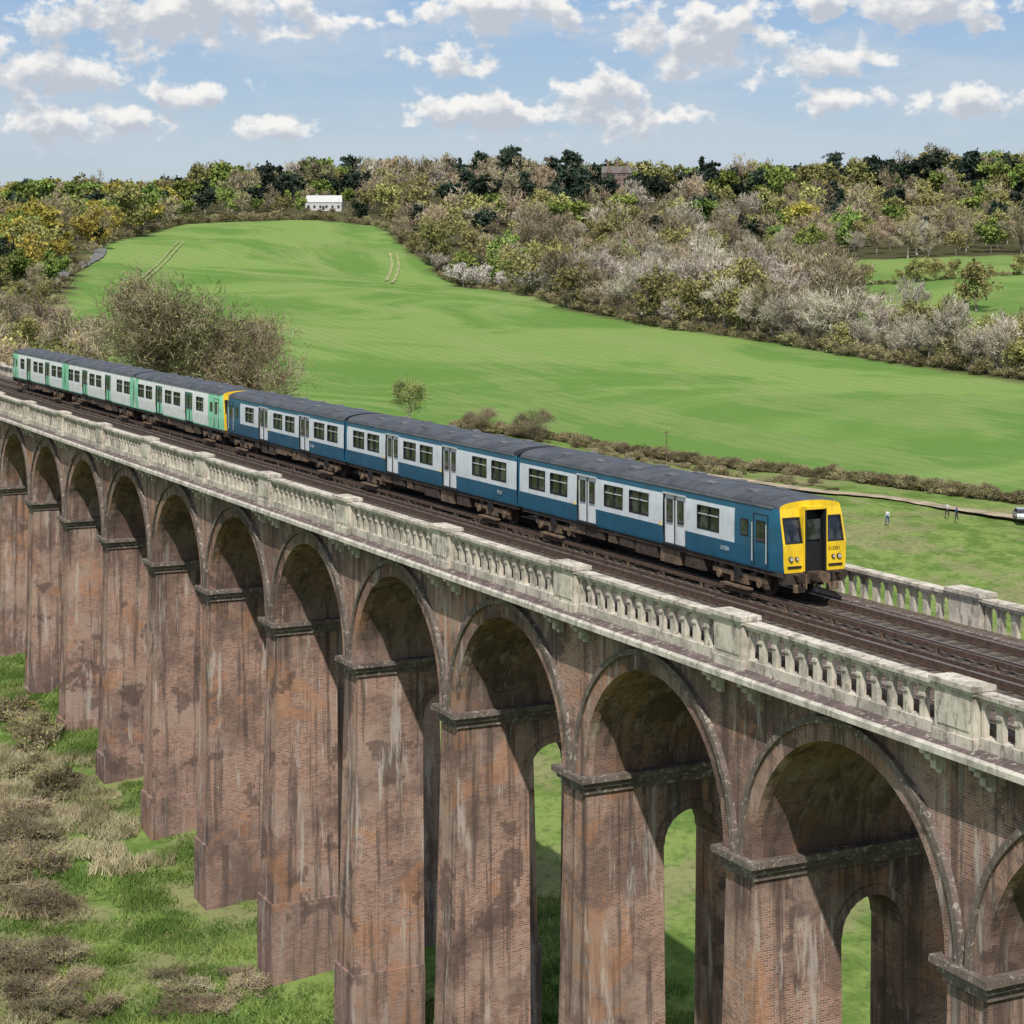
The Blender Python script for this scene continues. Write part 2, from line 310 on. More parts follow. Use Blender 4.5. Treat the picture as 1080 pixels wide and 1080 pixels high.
# ------------------------------------------------------------ viaduct
XC=37.8; HW=4.4; PIT=10.8; Y0=40.6; R=4.6; PH=(PIT-2*R)/2; ZS=-6.75; ZT=-1.15
XL,XR=-HW,HW
def bay_mesh():
    b=MB(); NS=28; c=PIT/2
    angs=[math.pi*k/NS for k in range(NS+1)]
    arc=[(c-R*math.cos(a),ZS+R*math.sin(a)) for a in angs]
    for x,sg in ((XL,1),(XR,-1)):
        def P(l):
            pts=[(x,y,z) for y,z in l]; return pts if sg<0 else pts[::-1]
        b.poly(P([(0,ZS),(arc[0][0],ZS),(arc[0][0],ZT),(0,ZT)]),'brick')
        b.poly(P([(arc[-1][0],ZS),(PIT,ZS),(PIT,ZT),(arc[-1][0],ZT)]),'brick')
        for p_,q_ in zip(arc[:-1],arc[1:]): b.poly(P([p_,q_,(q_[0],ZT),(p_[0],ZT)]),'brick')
        for r0,r1,d,mt in ((R-.02,5.10,.09,'ring'),(5.10,5.30,.20,'impost')):
            xo=x-d*sg
            for k in range(NS):
                a,e=angs[k],angs[k+1]
                f=lambda rr,aa,xx:(xx,c-rr*math.cos(aa),ZS+rr*math.sin(aa))
                b.poly([f(r0,a,xo),f(r1,a,xo),f(r1,e,xo),f(r0,e,xo)],mt,[(r0,a*R),(r1,a*R),(r1,e*R),(r0,e*R)])
                b.poly([f(r1,a,xo),f(r1,a,x),f(r1,e,x),f(r1,e,xo)],mt); b.poly([f(r0,a,xo),f(r0,a,x+.3*sg),f(r0,e,x+.3*sg),f(r0,e,xo)],mt)
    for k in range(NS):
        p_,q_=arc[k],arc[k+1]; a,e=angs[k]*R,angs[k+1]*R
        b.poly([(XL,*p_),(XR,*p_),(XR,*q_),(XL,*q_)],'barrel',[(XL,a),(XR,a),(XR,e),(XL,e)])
    for sg in (-1,1):
        X=lambda v:sg*v
        def bx(a,b_,y0,y1,z0,z1,mt,**k):
            x0,x1=sorted((X(a),X(b_))); b.box(x0,x1,y0,y1,z0,z1,mt,**k)
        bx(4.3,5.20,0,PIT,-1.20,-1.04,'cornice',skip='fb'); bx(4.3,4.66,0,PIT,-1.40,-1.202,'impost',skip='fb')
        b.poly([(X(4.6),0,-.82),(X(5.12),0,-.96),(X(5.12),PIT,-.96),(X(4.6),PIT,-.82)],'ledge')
        b.poly([(X(5.12),0,-.96),(X(5.12),PIT,-.96),(X(5.20),PIT,-1.038),(X(5.20),0,-1.038)],'cornice')
        for yb in (-1.0,1.0):
            yb%=PIT
            for xo,zl in ((5.1,-1.34),(4.93,-1.52),(4.74,-1.78),(4.56,-1.92)): bx(4.39,xo,yb-.13+(5.1-xo)*.02,yb+.13-(5.1-xo)*.02,zl,-1.203,'cornice')
        pe=.85
        bx(4.36,4.74,pe,PIT-pe,-.9,-.56,'stone',skip='fb'); bx(4.36,4.76,pe,PIT-pe,.37,.47,'stone',skip='fb'); bx(4.31,4.81,pe,PIT-pe,.472,.58,'stone',skip='fb')
        nO=13; wL=PIT-2*pe; pw=wL/nO; ow=.47; r=ow/2; zs=.10; zt=.37; zb=-.56; xi,xo_=4.49,4.66
        for k in range(nO):
            ya=pe+k*pw; oc=ya+pw/2; l=oc-r; rr=oc+r
            ap=[(oc-r*math.cos(math.pi*q_/6),zs+r*math.sin(math.pi*q_/6)) for q_ in range(7)]
            for xf in (xi,xo_):
                b.poly([(X(xf),ya,zb),(X(xf),l,zb),(X(xf),l,zt),(X(xf),ya,zt)],'stone'); b.poly([(X(xf),rr,zb),(X(xf),ya+pw,zb),(X(xf),ya+pw,zt),(X(xf),rr,zt)],'stone')
                for p_,q_ in zip(ap[:-1],ap[1:]): b.poly([(X(xf),*p_),(X(xf),*q_),(X(xf),q_[0],zt),(X(xf),p_[0],zt)],'stone')
            for p_,q_ in zip([(l,zb)]+ap,ap+[(rr,zb)]): b.poly([(X(xi),*p_),(X(xo_),*p_),(X(xo_),*q_),(X(xi),*q_)],'stone')
            if k: bx(4.655,4.71,ya-.5*(pw-ow)+.01,ya+.5*(pw-ow)-.01,.03,.11,'stone')
        for yc in (0,1):
            ya,yb=(0,pe) if yc==0 else (PIT-pe,PIT)
            bx(4.26,4.92,ya,yb,-.92,-.62,'stone')
            yi,yj=(0,pe-.07) if yc==0 else (PIT-pe+.07,PIT)
            bx(4.32,4.86,yi,yj,-.62,.50,'stone',skip='td')
            yk,yl=(0,pe-.22) if yc==0 else (PIT-pe+.22,PIT)
            bx(4.86,4.89,yk,yl,-.45,.34,'stone')
            bx(4.25,4.93,ya,yb,.50,.60,'stone'); bx(4.20,4.98,ya if yc==0 else ya-.04,yb+.04 if yc==0 else yb,.602,.74,'stone')
    b.box(-4.35,4.35,0,PIT,-1.14,-.395,'ballast',skip='fbd')
    return b.mesh('viaduct_bay')
def pier_mesh():
    b=MB()
    hy=lambda z:PH+.016*max(0,(-7.2-z)); hx=lambda z:HW+.02*max(0,(-7.2-z))
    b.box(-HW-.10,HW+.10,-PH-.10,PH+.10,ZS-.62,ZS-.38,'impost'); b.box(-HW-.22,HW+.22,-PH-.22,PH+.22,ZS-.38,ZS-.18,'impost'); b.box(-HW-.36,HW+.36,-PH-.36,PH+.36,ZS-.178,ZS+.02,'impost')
    zt=ZS-.5; r=1.2; zc=-9.6
    lev=[zt,zc]+[zc-k*2.0 for k in range(1,12)]
    ap=[(-r*math.cos(math.pi*k/12),zc+r*math.sin(math.pi*k/12)) for k in range(13)]
    for sg in (-1,1):
        Y=lambda z:sg*hy(z)
        P=lambda l:[(x,Y(z),z) for x,z in l]
        for z0,z1 in zip(lev[:-1],lev[1:]):
            for s2 in (-1,1):
                b.poly(P([(s2*hx(z1),z1),(s2*r,z1),(s2*r,z0),(s2*hx(z0),z0)]),'brick')
        for p_,q_ in zip(ap[:-1],ap[1:]): b.poly(P([p_,q_,(q_[0],zt),(p_[0],zt)]),'brick')
        for k in range(12):
            a,e=math.pi*k/12,math.pi*(k+1)/12
            f=lambda rr,aa:(-rr*math.cos(aa),sg*(hy(zc)+.03),zc+rr*math.sin(aa))
            b.poly([f(r-.01,a),f(r+.3,a),f(r+.3,e),f(r-.01,e)],'ring',[(0,a),(.3,a),(.3,e),(0,e)])
    for s2 in (-1,1):
        for z0,z1 in zip(lev[:-1],lev[1:]):
            b.poly([(s2*hx(z0),-hy(z0),z0),(s2*hx(z0),hy(z0),z0),(s2*hx(z1),hy(z1),z1),(s2*hx(z1),-hy(z1),z1)],'brick')
        for z0,z1 in zip(lev[1:-1],lev[2:]):
            b.poly([(s2*r,-hy(z0),z0),(s2*r,hy(z0),z0),(s2*r,hy(z1),z1),(s2*r,-hy(z1),z1)],'brick')
    for p_,q_ in zip(ap[:-1],ap[1:]):
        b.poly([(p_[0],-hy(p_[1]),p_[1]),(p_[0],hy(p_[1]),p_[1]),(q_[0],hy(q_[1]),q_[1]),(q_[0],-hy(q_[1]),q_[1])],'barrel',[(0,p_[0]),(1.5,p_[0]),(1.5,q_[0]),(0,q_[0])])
    for s2 in (-1,1):
        x0,x1=sorted((s2*(r+.02),s2*(hx(-21)+.12)))
        b.box(x0,x1,-hy(-21)-.12,hy(-21)+.12,-32,-20.8,'brick',skip='d')
    return b.mesh('viaduct_pier')
via=empty('railway_viaduct',(XC,Y0,0))
bm_,pm_=bay_mesh(),pier_mesh()
for k in range(-9,28):
    o=bpy.data.objects.new('arch_bay',bm_); o.location=(0,k*PIT,0); link(o,via)
    o=bpy.data.objects.new('pier',pm_); o.location=(0,k*PIT,0); link(o,via)
LY0,LY1=-60.,345.; ZR=-.15
def track(xc,side):
    tr=MB(); y=LY0
    while y<LY1:
        tr.box(xc-1.3,xc+1.3,y,y+.26,-.38,-.215,'sleeper',skip='d'); y+=.68
    for dx in (-.75,.75):
        tr.box(xc+dx-.035,xc+dx+.035,LY0,LY1,-.17,-.012,'rail',skip='d'); tr.box(xc+dx-.03,xc+dx+.03,LY0,LY1,-.012,.0,'railtop',skip='d'); tr.box(xc+dx-.09,xc+dx+.09,LY0,LY1,-.23,-.172,'rail',skip='d')
    xr=xc+side*1.16; tr.box(xr-.05,xr+.05,LY0,LY1,-.08,.04,'rail')
    y=LY0
    while y<LY1: tr.box(xr-.06,xr+.06,y,y+.12,-.24,-.08,'boxb'); y+=2.7
    xk=xc-side*1.9
    tr.box(xk-.16,xk+.16,LY0,LY1,-.30,-.20,'ledge',skip='d')
    return tr.obj('railway_track',None,(0,0,ZR))
track(36.1,1); track(39.5,-1)
# ------------------------------------------------------------ train
ZG=3.20; RH=.34
def fy(z,cab): return (.0 if z<2.0 else .26*(z-2.0)/1.1) if cab else 0.
def car_mesh(name,cab,scheme):
    b=MB(); L=19.9; HWc=1.41
    zc=[1.02,1.10,1.72,1.93,2.50,2.56,2.80,2.94,ZG]
    wins=([(3.9,5.4)] if cab else [(1.0,2.5),(3.0,4.5)])+[(8.9,10.4),(10.9,12.4),(15.5,17.05),(17.5,19.0)]
    doors=[(6.25,7.85),(13.1,14.7)]
    def xs(z): return HWc-(.06*((1.7-z)/.7)**2 if z<1.7 else 0)-(.05*((z-2.3)/.9)**2 if z>2.3 else 0)
    tp=lambda y:(.10*(1-y/.75) if (cab and y<.75) else 0)
    cuts=sorted(set([0,L]+([2.9,.75,1.65] if cab else [])+[v for w in wins+doors for v in w]))
    low,upp,dr={'b':('blue','grey','doorgrey'),'g':('white','white','green')}[scheme]
    for sg in (-1,1):
        for a,e in zip(cuts[:-1],cuts[1:]):
            mid=(a+e)/2; W=any(w[0]<=mid<=w[1] for w in wins); Dd=any(d[0]<=mid<=d[1] for d in doors)
            for z0,z1 in zip(zc[:-1],zc[1:]):
                zm=(z0+z1)/2
                if W and 1.93<zm<2.80: continue
                if Dd and z0>=1.1 and z1<=2.94: continue
                if scheme=='b': mt='blue' if (zm<1.72 or zm>2.94 or (cab and mid<2.9)) else 'grey'
                else: mt='green' if ((cab and mid<2.9) or mid>19.2 or (not cab and mid<.9)) else ('green' if zm<1.2 else 'white')
                y0a=max(a,fy(z0,cab)) if a==0 else a; y0b=max(a,fy(z1,cab)) if a==0 else a
                b.poly([(sg*(xs(z0)-tp(a)),y0a,z0),(sg*(xs(z0)-tp(e)),e,z0),(sg*(xs(z1)-tp(e)),e,z1),(sg*(xs(z1)-tp(a)),y0b,z1)],mt)
        def rect(y0,y1,z0,z1,dx,mt):
            b.poly([(sg*(xs(z0)+dx),y0,z0),(sg*(xs(z0)+dx),y1,z0),(sg*(xs(z1)+dx),y1,z1),(sg*(xs(z1)+dx),y0,z1)],mt)
        def bar(y0,y1,z0,z1,d0,d1,mt):
            xm=xs((z0+z1)/2); x0,x1=sorted((sg*(xm+d0),sg*(xm+d1))); b.box(x0,x1,y0,y1,z0,z1,mt)
        for y0,y1 in wins:
            rect(y0,y1,1.93,2.80,-.045,'glass')
            for q0,q1,za,zb_ in ((y0,y1,1.93,1.98),(y0,y1,2.75,2.80),(y0,y0+.05,1.98,2.75),(y1-.05,y1,1.98,2.75)): bar(q0,q1,za,zb_,-.05,.012,'black')
            bar(y0+.05,y1-.05,2.47,2.50,-.046,.0,'frame'); bar((y0+y1)/2-.02,(y0+y1)/2+.02,1.98,2.75,-.046,.0,'black')
        for y0,y1 in doors:
            c=(y0+y1)/2
            rect(y0,y1,1.1,2.94,-.06,dr)
            for q0,q1 in ((y0,y0+.03),(y1-.03,y1),(c-.015,c+.015)): bar(q0,q1,1.1,2.94,-.065,-.03,'black')
            for s3 in (-1,1):
                wc=c+s3*.39; bar(wc-.22,wc+.22,1.9,2.76,-.062,-.045,'black'); bar(wc-.18,wc+.18,1.94,2.72,-.05,-.04,'glass')
            bar(y0-.02,y1+.02,2.94,3.0,-.02,.03,'frame'); bar(y0-.05,y1+.05,1.02,1.09,-.02,.05,'black')
            bar(y1+.12,y1+.2,1.7,1.85,0,.02,'yellow')
        if cab:
            for q0,q1,za,zb_ in ((.77,.80,1.1,2.92),(1.65,1.68,1.1,2.92),(.80,1.65,2.89,2.92)): bar(q0,q1,za,zb_,-.01,.008,'black')
            bar(.95,1.5,1.95,2.7,-.01,.012,'black'); bar(1.0,1.45,2.0,2.65,-.01,.016,'glass')
            for yy in (.84,1.72): bar(yy-.015,yy+.015,1.25,2.6,.03,.055,'frame')
            bar(2.0,2.5,2.05,2.65,-.01,.01,'black'); bar(2.05,2.45,2.1,2.6,-.01,.014,'glass')
    NR=14; arc=[]
    for k in range(NR+1):
        a=math.pi*k/NR; arc.append((-1.362*math.cos(a),ZG+RH*math.sin(a)**.85))
    yr=.28 if cab else 0; fr=.93 if cab else 1
    fa=[(x*fr,ZG+(z-ZG)*.72) for x,z in arc]
    for p_,q_,pf,qf in zip(arc[:-1],arc[1:],fa[:-1],fa[1:]):
        b.poly([(p_[0],yr+.4,p_[1]),(q_[0],yr+.4,q_[1]),(q_[0],L,q_[1]),(p_[0],L,p_[1])],'roof')
        b.poly([(pf[0],yr,pf[1]),(qf[0],yr,qf[1]),(q_[0],yr+.4,q_[1]),(p_[0],yr+.4,p_[1])],'roof' if cab else 'black')
    b.poly([(x,yr,z) for x,z in fa],'yellow' if cab else 'black'); b.poly([(x,L,z) for x,z in arc],'black')
    for x0 in (-1,1): b.box(min(x0*1.33,x0*1.40),max(x0*1.33,x0*1.40),yr+.3,L,ZG-.02,ZG+.03,'rib')
    y=1.1
    while y<L-.5:
        for p_,q_ in zip(arc[1:-2],arc[2:-1]): b.poly([(p_[0],y,p_[1]+.018),(q_[0],y,q_[1]+.018),(q_[0],y+.05,q_[1]+.018),(p_[0],y+.05,p_[1]+.018)],'rib')
        y+=1.22
    for yv in (2.6,5.4,8.2,11.,13.8,16.8):
        for xv in (-.62,.62): b.box(xv-.16,xv+.16,yv,yv+.55,3.40,3.56,'rib')
    fz=[1.02,1.3,1.98,2.05,2.85,2.98,ZG]
    if cab:
        xg=[-1.36,-1.18,-.50,-.42,.42,.50,1.18,1.36]
        for z0,z1 in zip(fz[:-1],fz[1:]):
            for x0,x1 in zip(xg[:-1],xg[1:]):
                xm=(x0+x1)/2; zm=(z0+z1)/2; G=abs(xm)<.42; Wn=2.05<zm<2.85 and .5<abs(xm)<1.18
                y0,y1=fy(z0,1),fy(z1,1)
                dy=.16 if G else (.03 if Wn else 0)
                mt='glass' if Wn else ('black' if G else 'yellow')
                if x0==-1.36: a0,a1=-xs(z0)+.1,-xs(z1)+.1
                else: a0=a1=x0
                if x1==1.36: c0,c1=xs(z0)-.1,xs(z1)-.1
                else: c0=c1=x1
                b.poly([(a0,y0+dy,z0),(c0,y0+dy,z0),(c1,y1+dy,z1),(a1,y1+dy,z1)],mt)
        for s3 in (-1,1):
            x0,x1=sorted((s3*.44,s3*.50)); b.box(x0,x1,-.05,.30,1.05,3.2,'yellow')
            x0,x1=sorted((s3*.38,s3*.44)); b.box(x0,x1,-.07,.30,1.05,3.16,'black')
            for q0,q1,za,zb_ in ((.5,1.22,2.02,2.08),(.5,1.22,2.84,2.9),(1.16,1.22,2.08,2.84),(.50,.56,2.08,2.84)):
                xa,xb=sorted((s3*q0,s3*q1)); ya,yb=fy(za,1)-.015,fy(zb_,1)-.015
                b.poly([(xa,ya,za),(xb,ya,za),(xb,yb,zb_),(xa,yb,zb_)],'black')
            b.box(s3*.9-.012,s3*.9+.012,.03,.06,2.06,2.5,'black')
            b.cyl((s3*1.0,-.02,1.50),1,.09,.07,'black',14); b.cyl((s3*1.0,-.06,1.50),1,.07,.03,'redlamp',14)
            b.cyl((s3*.76,-.02,1.50),1,.07,.07,'black',14); b.cyl((s3*.76,-.06,1.50),1,.05,.03,'redlamp',14)
            b.box(s3*.85-.28,s3*.85+.28,-.04,.02,1.18,1.25,'black')
            b.cyl((s3*.86,-.22,.96),1,.07,.5,'under',10); b.cyl((s3*.86,-.49,.96),1,.15,.05,'under',14)
            b.cyl((s3*.62,-.12,.74),2,.035,.5,'black',8); b.cyl((s3*.45,-.14,.70),2,.03,.5,'boxb',8)
        b.box(-.3,.3,.10,.14,2.1,2.8,'glass'); b.box(-.42,.42,-.06,.3,3.16,3.26,'yellow')
        b.box(-.25,.25,-.55,.1,.75,1.02,'under'); b.cyl((0,-.55,.9),1,.2,.18,'boxb',12)
        b.box(-1.22,1.22,-.02,.4,.62,1.01,'under'); b.box(-.9,-.5,-.14,.0,.35,.62,'boxb'); b.box(.5,.9,-.14,.0,.35,.62,'boxb')
    else:
        b.box(-1.34,1.34,-.0,.02,1.02,3.15,low)
    b.box(-1.34,1.34,L-.02,L+.0,1.02,3.15,'blue' if scheme=='b' else 'green')
    b.box(-.5,.5,L,L+.36,1.1,3.2,'black',skip='fb')
    b.box(-1.3,1.3,.1,L-.1,.86,1.02,'under')
    rr=random.Random(5)
    for sg in (-1,1):
        y=5.2
        while y<14.4:
            l=rr.uniform(.6,1.7); d=rr.uniform(.3,.55); x0,x1=sorted((sg*1.25,sg*(.7))); b.box(x0,x1,y,y+l,.86-d,.86,'boxb' if rr.random()<.5 else 'under'); y+=l+rr.uniform(.12,.4)
    for yc in (2.9,17.0):
        for sg in (-1,1):
            x0,x1=sorted((sg*1.05,sg*1.2)); b.box(x0,x1,yc-1.75,yc+1.75,.48,.66,'boxb'); b.box(x0,x1,yc-.55,yc+.55,.28,.48,'boxb'); b.box(x0,x1,yc-1.75,yc-1.55,.3,.48,'under')
            for dy in (-1.3,1.3):
                b.cyl((sg*.75,yc+dy,.43),0,.43,.13,'under',20); b.cyl((sg*1.12,yc+dy,.43),0,.14,.26,'boxb',12)
                for q_ in (-.32,.32): b.cyl((sg*1.12,yc+dy+q_,.70),2,.09,.26,'under',10)
            b.cyl((sg*1.14,yc,.7),2,.24,.3,'black',14)
            x0,x1=sorted((sg*1.2,sg*1.45)); b.box(x0,x1,yc-.9,yc+.9,.16,.22,'boxb')
        for dy in (-1.3,1.3): b.cyl((0,yc+dy,.43),0,.09,1.5,'under',8)
    return b.mesh(name)
def text(txt,size,parent,loc,rot,mat,name):
    cu=bpy.data.curves.new(name,'FONT'); cu.body=txt; cu.size=size; cu.extrude=.002; cu.materials.append(mat)
    o=bpy.data.objects.new(name,cu); o.location=loc; o.rotation_euler=rot; return link(o,parent)
YF=56.1
cb,mb_,cg,mg=car_mesh('motor_coach','c','b'),car_mesh('trailer_coach','','b'),car_mesh('motor_coach_green','c','g'),car_mesh('trailer_coach_green','','g')
for si,(cm,mm,nm) in enumerate(((cb,mb_,'blue_passenger_train'),(cg,mg,'green_passenger_train'))):
    y=YF+si*(3*20.2+.35)
    e=empty(nm,(39.5,y,ZR))
    def add(me,yy,flip,n_):
        o=bpy.data.objects.new(n_,me); o.location=(0,yy,0)
        if flip: o.rotation_euler=(0,0,math.pi)
        return link(o,e)
    add(cm,0,False,'leading_coach'); add(mm,20.2,False,'middle_coach'); add(cm,60.45,True,'rear_coach')
    if si==0:
        for yy,tx in ((3.3,'313201'),(21.6,'71221'),(45,'313201')): text(tx,.2,e,(-1.425,yy+.5,1.38),(math.radians(90),0,math.radians(-90)),M['grey'],'coach_number')
        text('313201',.17,e,(.55,-.012,1.72),(math.radians(90),0,0),M['black'],'unit_number')
# ------------------------------------------------------------ vegetation prototypes
def cards(c,d,L,w,rng):
    nrm=rng.normal(size=c.shape); s=np.cross(d,nrm); s/=np.linalg.norm(s,axis=1)[:,None]+1e-9
    h=d*(L[:,None]/2); s=s*(w[:,None]/2)
    return np.stack([c-h-s*1.0,c-h+s*1.0,c+h+s*.45,c+h-s*.45],1)
def unit(v): return v/(np.linalg.norm(v,axis=-1,keepdims=True)+1e-9)
def make_tree(name,h,w,mat,leafmat,ntw,tl,tw,nlf=0,ls=.3,seed=0,trunk=.18,up=.75,dens=1.0,fine=False,sig=1.0,bark=1.0,lod=3):
    rng=np.random.default_rng(seed); segs=[]; tips=[]
    def br(p,d,l,r,lev):
        npc=4 if lev==0 else 3; q=p
        for k in range(npc):
            d=unit(d+rng.normal(size=3)*(.07 if lev==0 else .17)+np.array([0,0,.05 if lev else 0]))
            e=q+d*l/npc; ra=r*(1-.75*k/npc); rb=r*(1-.75*(k+1)/npc)
            if lev<lod or fine: segs.append((q,e,ra,rb,lev))
            if lev>=2: tips.append((q+e)/2)
            if lev<3:
                nc=[2.8,2.2,2.0][lev]*dens if (lev>0 or k>0) else 0
                nc=int(nc)+(rng.random()<nc%1)
                for _ in range(nc):
                    az=rng.uniform(0,2*math.pi); s=rng.uniform(.6,1.25)
                    side=np.array([math.cos(az),math.sin(az),0])
                    dd=unit(d*.55+side*s+np.array([0,0,rng.uniform(.0,.5)*up]))
                    ll=l*rng.uniform(.42,.66) if lev else h*rng.uniform(.32,.48)*(1.25-.5*k/npc)
                    br(q+(e-q)*rng.random(),dd,ll,max(rb*.62,.02),lev+1)
            q=e
        tips.append(q)
    br(np.zeros(3),np.array([0,0,1.]),h*.68,h*trunk*.12,0)
    T=np.array(tips); kx=(w/2)/np.percentile(np.hypot(T[:,0],T[:,1]),90); kz=h*.96/np.percentile(T[:,2],99); kk=np.array([kx,kx,kz]); T=T*kk
    c0=np.array([0,0,h*.52]); rel=(T-c0)/np.array([w/2,w/2,h*.46]); rn=np.linalg.norm(rel,axis=1); f=np.where(rn>1,1/rn**.75,1.0); T=c0+(T-c0)*f[:,None]
    V=[];Q=[];Mi=[];base=0
    for (a,c,ra,rb,lev) in segs:
        a=a*kk;c=c*kk
        if lev>=1 and np.linalg.norm((c-c0)/np.array([w/2,w/2,h*.46]))>1.12: continue
        ra*=bark; rb*=bark
        k=6 if lev<1 else 4 if lev<2 else 3; d=unit(c-a); s=unit(np.cross(d,[.3,.5,.8])); u2=np.cross(d,s)
        an=np.arange(k)*2*math.pi/k; ring=np.cos(an)[:,None]*s+np.sin(an)[:,None]*u2
        V.append(a+ring*ra); V.append(c+ring*rb)
        for j in range(k): Q.append((base+j,base+(j+1)%k,base+k+(j+1)%k,base+k+j)); Mi.append(0)
        base+=2*k
    cen=np.array([0,0,h*.5])
    def scatter(N,L,w_,sg,mi,flat=False):
        nonlocal base
        idx=rng.integers(0,len(T),N); c=T[idx]+rng.normal(size=(N,3))*sg*h*.036*sig
        d=unit(unit(c-cen)*.7+rng.normal(size=(N,3))*(.55 if not flat else 1.5)+np.array([0,0,.35]))
        q4=cards(c,d,L*rng.uniform(.5,1.4,N),w_*rng.uniform(.6,1.4,N),rng)
        V.append(q4.reshape(-1,3)); Q.extend((base+4*np.arange(N)[:,None]+np.arange(4)).tolist()); Mi.extend([mi]*N); base+=4*N
    if ntw: scatter(ntw,tl,tw,1.0,1)
    if nlf: scatter(nlf,ls,ls*.8,1.1,2,True)
    V=np.concatenate(V); V[:,2]-=.3
    return npmesh(name,V,np.array(Q),[M['bark'],M[mat],M[leafmat]],Mi)
def make_conifer(name,h,w,seed,n=1600,flat=False):
    rng=np.random.default_rng(seed); V=[];Q=[];Mi=[]
    an=np.arange(6)*math.pi/3; ring=np.stack([np.cos(an),np.sin(an),0*an],1)
    V+= [ring*h*.02,ring*.03+np.array([0,0,h*.98])]
    for j in range(6): Q.append((j,(j+1)%6,6+(j+1)%6,6+j)); Mi.append(0)
    base=12; nb=60
    zb=rng.uniform(.12 if not flat else .5,.98,nb); az=rng.uniform(0,6.28,nb); ln=w*(1-zb)**.8*rng.uniform(.6,1.25,nb)+.25 if not flat else w*rng.uniform(.4,1,nb)
    k=rng.integers(0,nb,n); t_=rng.uniform(.1,1,n)
    c=np.stack([np.cos(az[k])*ln[k]*t_,np.sin(az[k])*ln[k]*t_,zb[k]*h-(0 if flat else .25)*ln[k]*t_],1)+rng.normal(size=(n,3))*h*.02
    q4=cards(c,unit(rng.normal(size=(n,3))+np.array([0,0,-.2])),np.full(n,.85),np.full(n,.45),rng)
    V.append(q4.reshape(-1,3)); Q.extend((base+4*np.arange(n)[:,None]+np.arange(4)).tolist()); Mi+= [1]*n
    return npmesh(name,np.concatenate(V),np.array(Q),[M['bark'],M['dark']],Mi)
PR={}
PR['bare']=[make_tree(f'bare_tree_{i}',17,14,'twig','bud',1300,1.6,.17,250,.5,seed=i,sig=.8,bark=1.3) for i in range(4)]
PR['pale']=[make_tree(f'pale_tree_{i}',16,13,'twigpale','bud',1200,1.6,.16,60,.5,seed=20+i,sig=.8,bark=1.5) for i in range(3)]
PR['bud']=[make_tree(f'budding_tree_{i}',16,13.5,'twig','bud',400,1.3,.14,1500,.72,seed=40+i,sig=.8) for i in range(3)]
PR['leafy']=[make_tree(f'leafy_tree_{i}',15,13,'twig','leafy',100,1.0,.06,2100,.8,seed=50+i,sig=.8) for i in range(3)]
PR['gold']=[make_tree(f'gold_tree_{i}',15,14,'twig','gold',100,1.0,.06,2200,.8,seed=60+i,sig=.8) for i in range(2)]
PR['dark']=[make_tree(f'evergreen_tree_{i}',16,12,'dark','dark',100,1.0,.1,2200,.95,seed=70+i,sig=.8) for i in range(2)]
PR['blossom']=[make_tree(f'blossom_tree_{i}',11,12,'twigpale','blossom',500,1.0,.12,1500,.5,seed=80+i) for i in range(2)]
PR['conifer']=[make_conifer('conifer_a',16,3.6,1),make_conifer('conifer_b',18,3.0,2)]
PR['pine']=[make_conifer('pine_flat',15,5.5,3,flat=True)]
PR['under']=[make_tree(f'understorey_{i}',5,7,'scrubtwig','bud',500,.9,.12,250,.4,seed=90+i,up=.4) for i in range(3)]
# lighter prototypes for the far ridge
PR['bare_f']=[make_tree(f'far_bare_{i}',17,14,'twig','bud',620,1.9,.30,80,.8,seed=200+i,sig=.8,bark=1.4,lod=2) for i in range(3)]
PR['pale_f']=[make_tree(f'far_pale_{i}',16,13,'twigpale','bud',600,1.9,.28,0,.5,seed=210+i,sig=.8,bark=1.5,lod=2) for i in range(2)]
PR['bud_f']=[make_tree(f'far_bud_{i}',16,13.5,'twig','bud',150,1.5,.2,650,1.1,seed=220+i,sig=.8,lod=2) for i in range(3)]
PR['leafy_f']=[make_tree(f'far_leafy_{i}',15,13,'twig','leafy',0,1,.1,850,1.2,seed=230+i,sig=.8,lod=2) for i in range(2)]
PR['gold_f']=[make_tree(f'far_gold_{i}',15,13,'twig','gold',0,1,.1,850,1.2,seed=240+i,sig=.8,lod=2) for i in range(2)]
PR['dark_f']=[make_tree(f'far_dark_{i}',16,12,'dark','dark',0,1,.1,900,1.4,seed=250+i,sig=.8,lod=2) for i in range(3)]
def place(kind,x,y,s,parent=None,name=None,z=None,sz=1.0,dz=0):
    me=random.choice(PR[kind]); o=bpy.data.objects.new(name or 'tree',me)
    zz=float(ht(x,y)[0]) if z is None else z
    o.location=(x,y,zz-.15+dz); o.rotation_euler=(0,0,random.uniform(0,6.28)); o.scale=(s*random.uniform(.9,1.1),s*random.uniform(.9,1.1),s*sz*random.uniform(.88,1.12)); return link(o,parent)
wl=empty('woodland'); cnt=0
def cell(sp,zlo,zhi):
    X_,Y_=np.meshgrid(np.arange(-80,1500,sp),np.arange(200,1650,sp)); X_=X_.ravel()+RNG.uniform(-.42,.42,X_.size)*sp; Y_=Y_.ravel()+RNG.uniform(-.42,.42,Y_.size)*sp
    u,Z=bearing(X_,Y_); ok=(Z>zedge(u)+4)&(Z>=zlo)&(Z<zhi)&(u>-110)&(u<1190)
    for P in CLEAR: ok&=~inpoly(u,Z,P)
    return X_[ok],Y_[ok],u[ok],Z[ok]
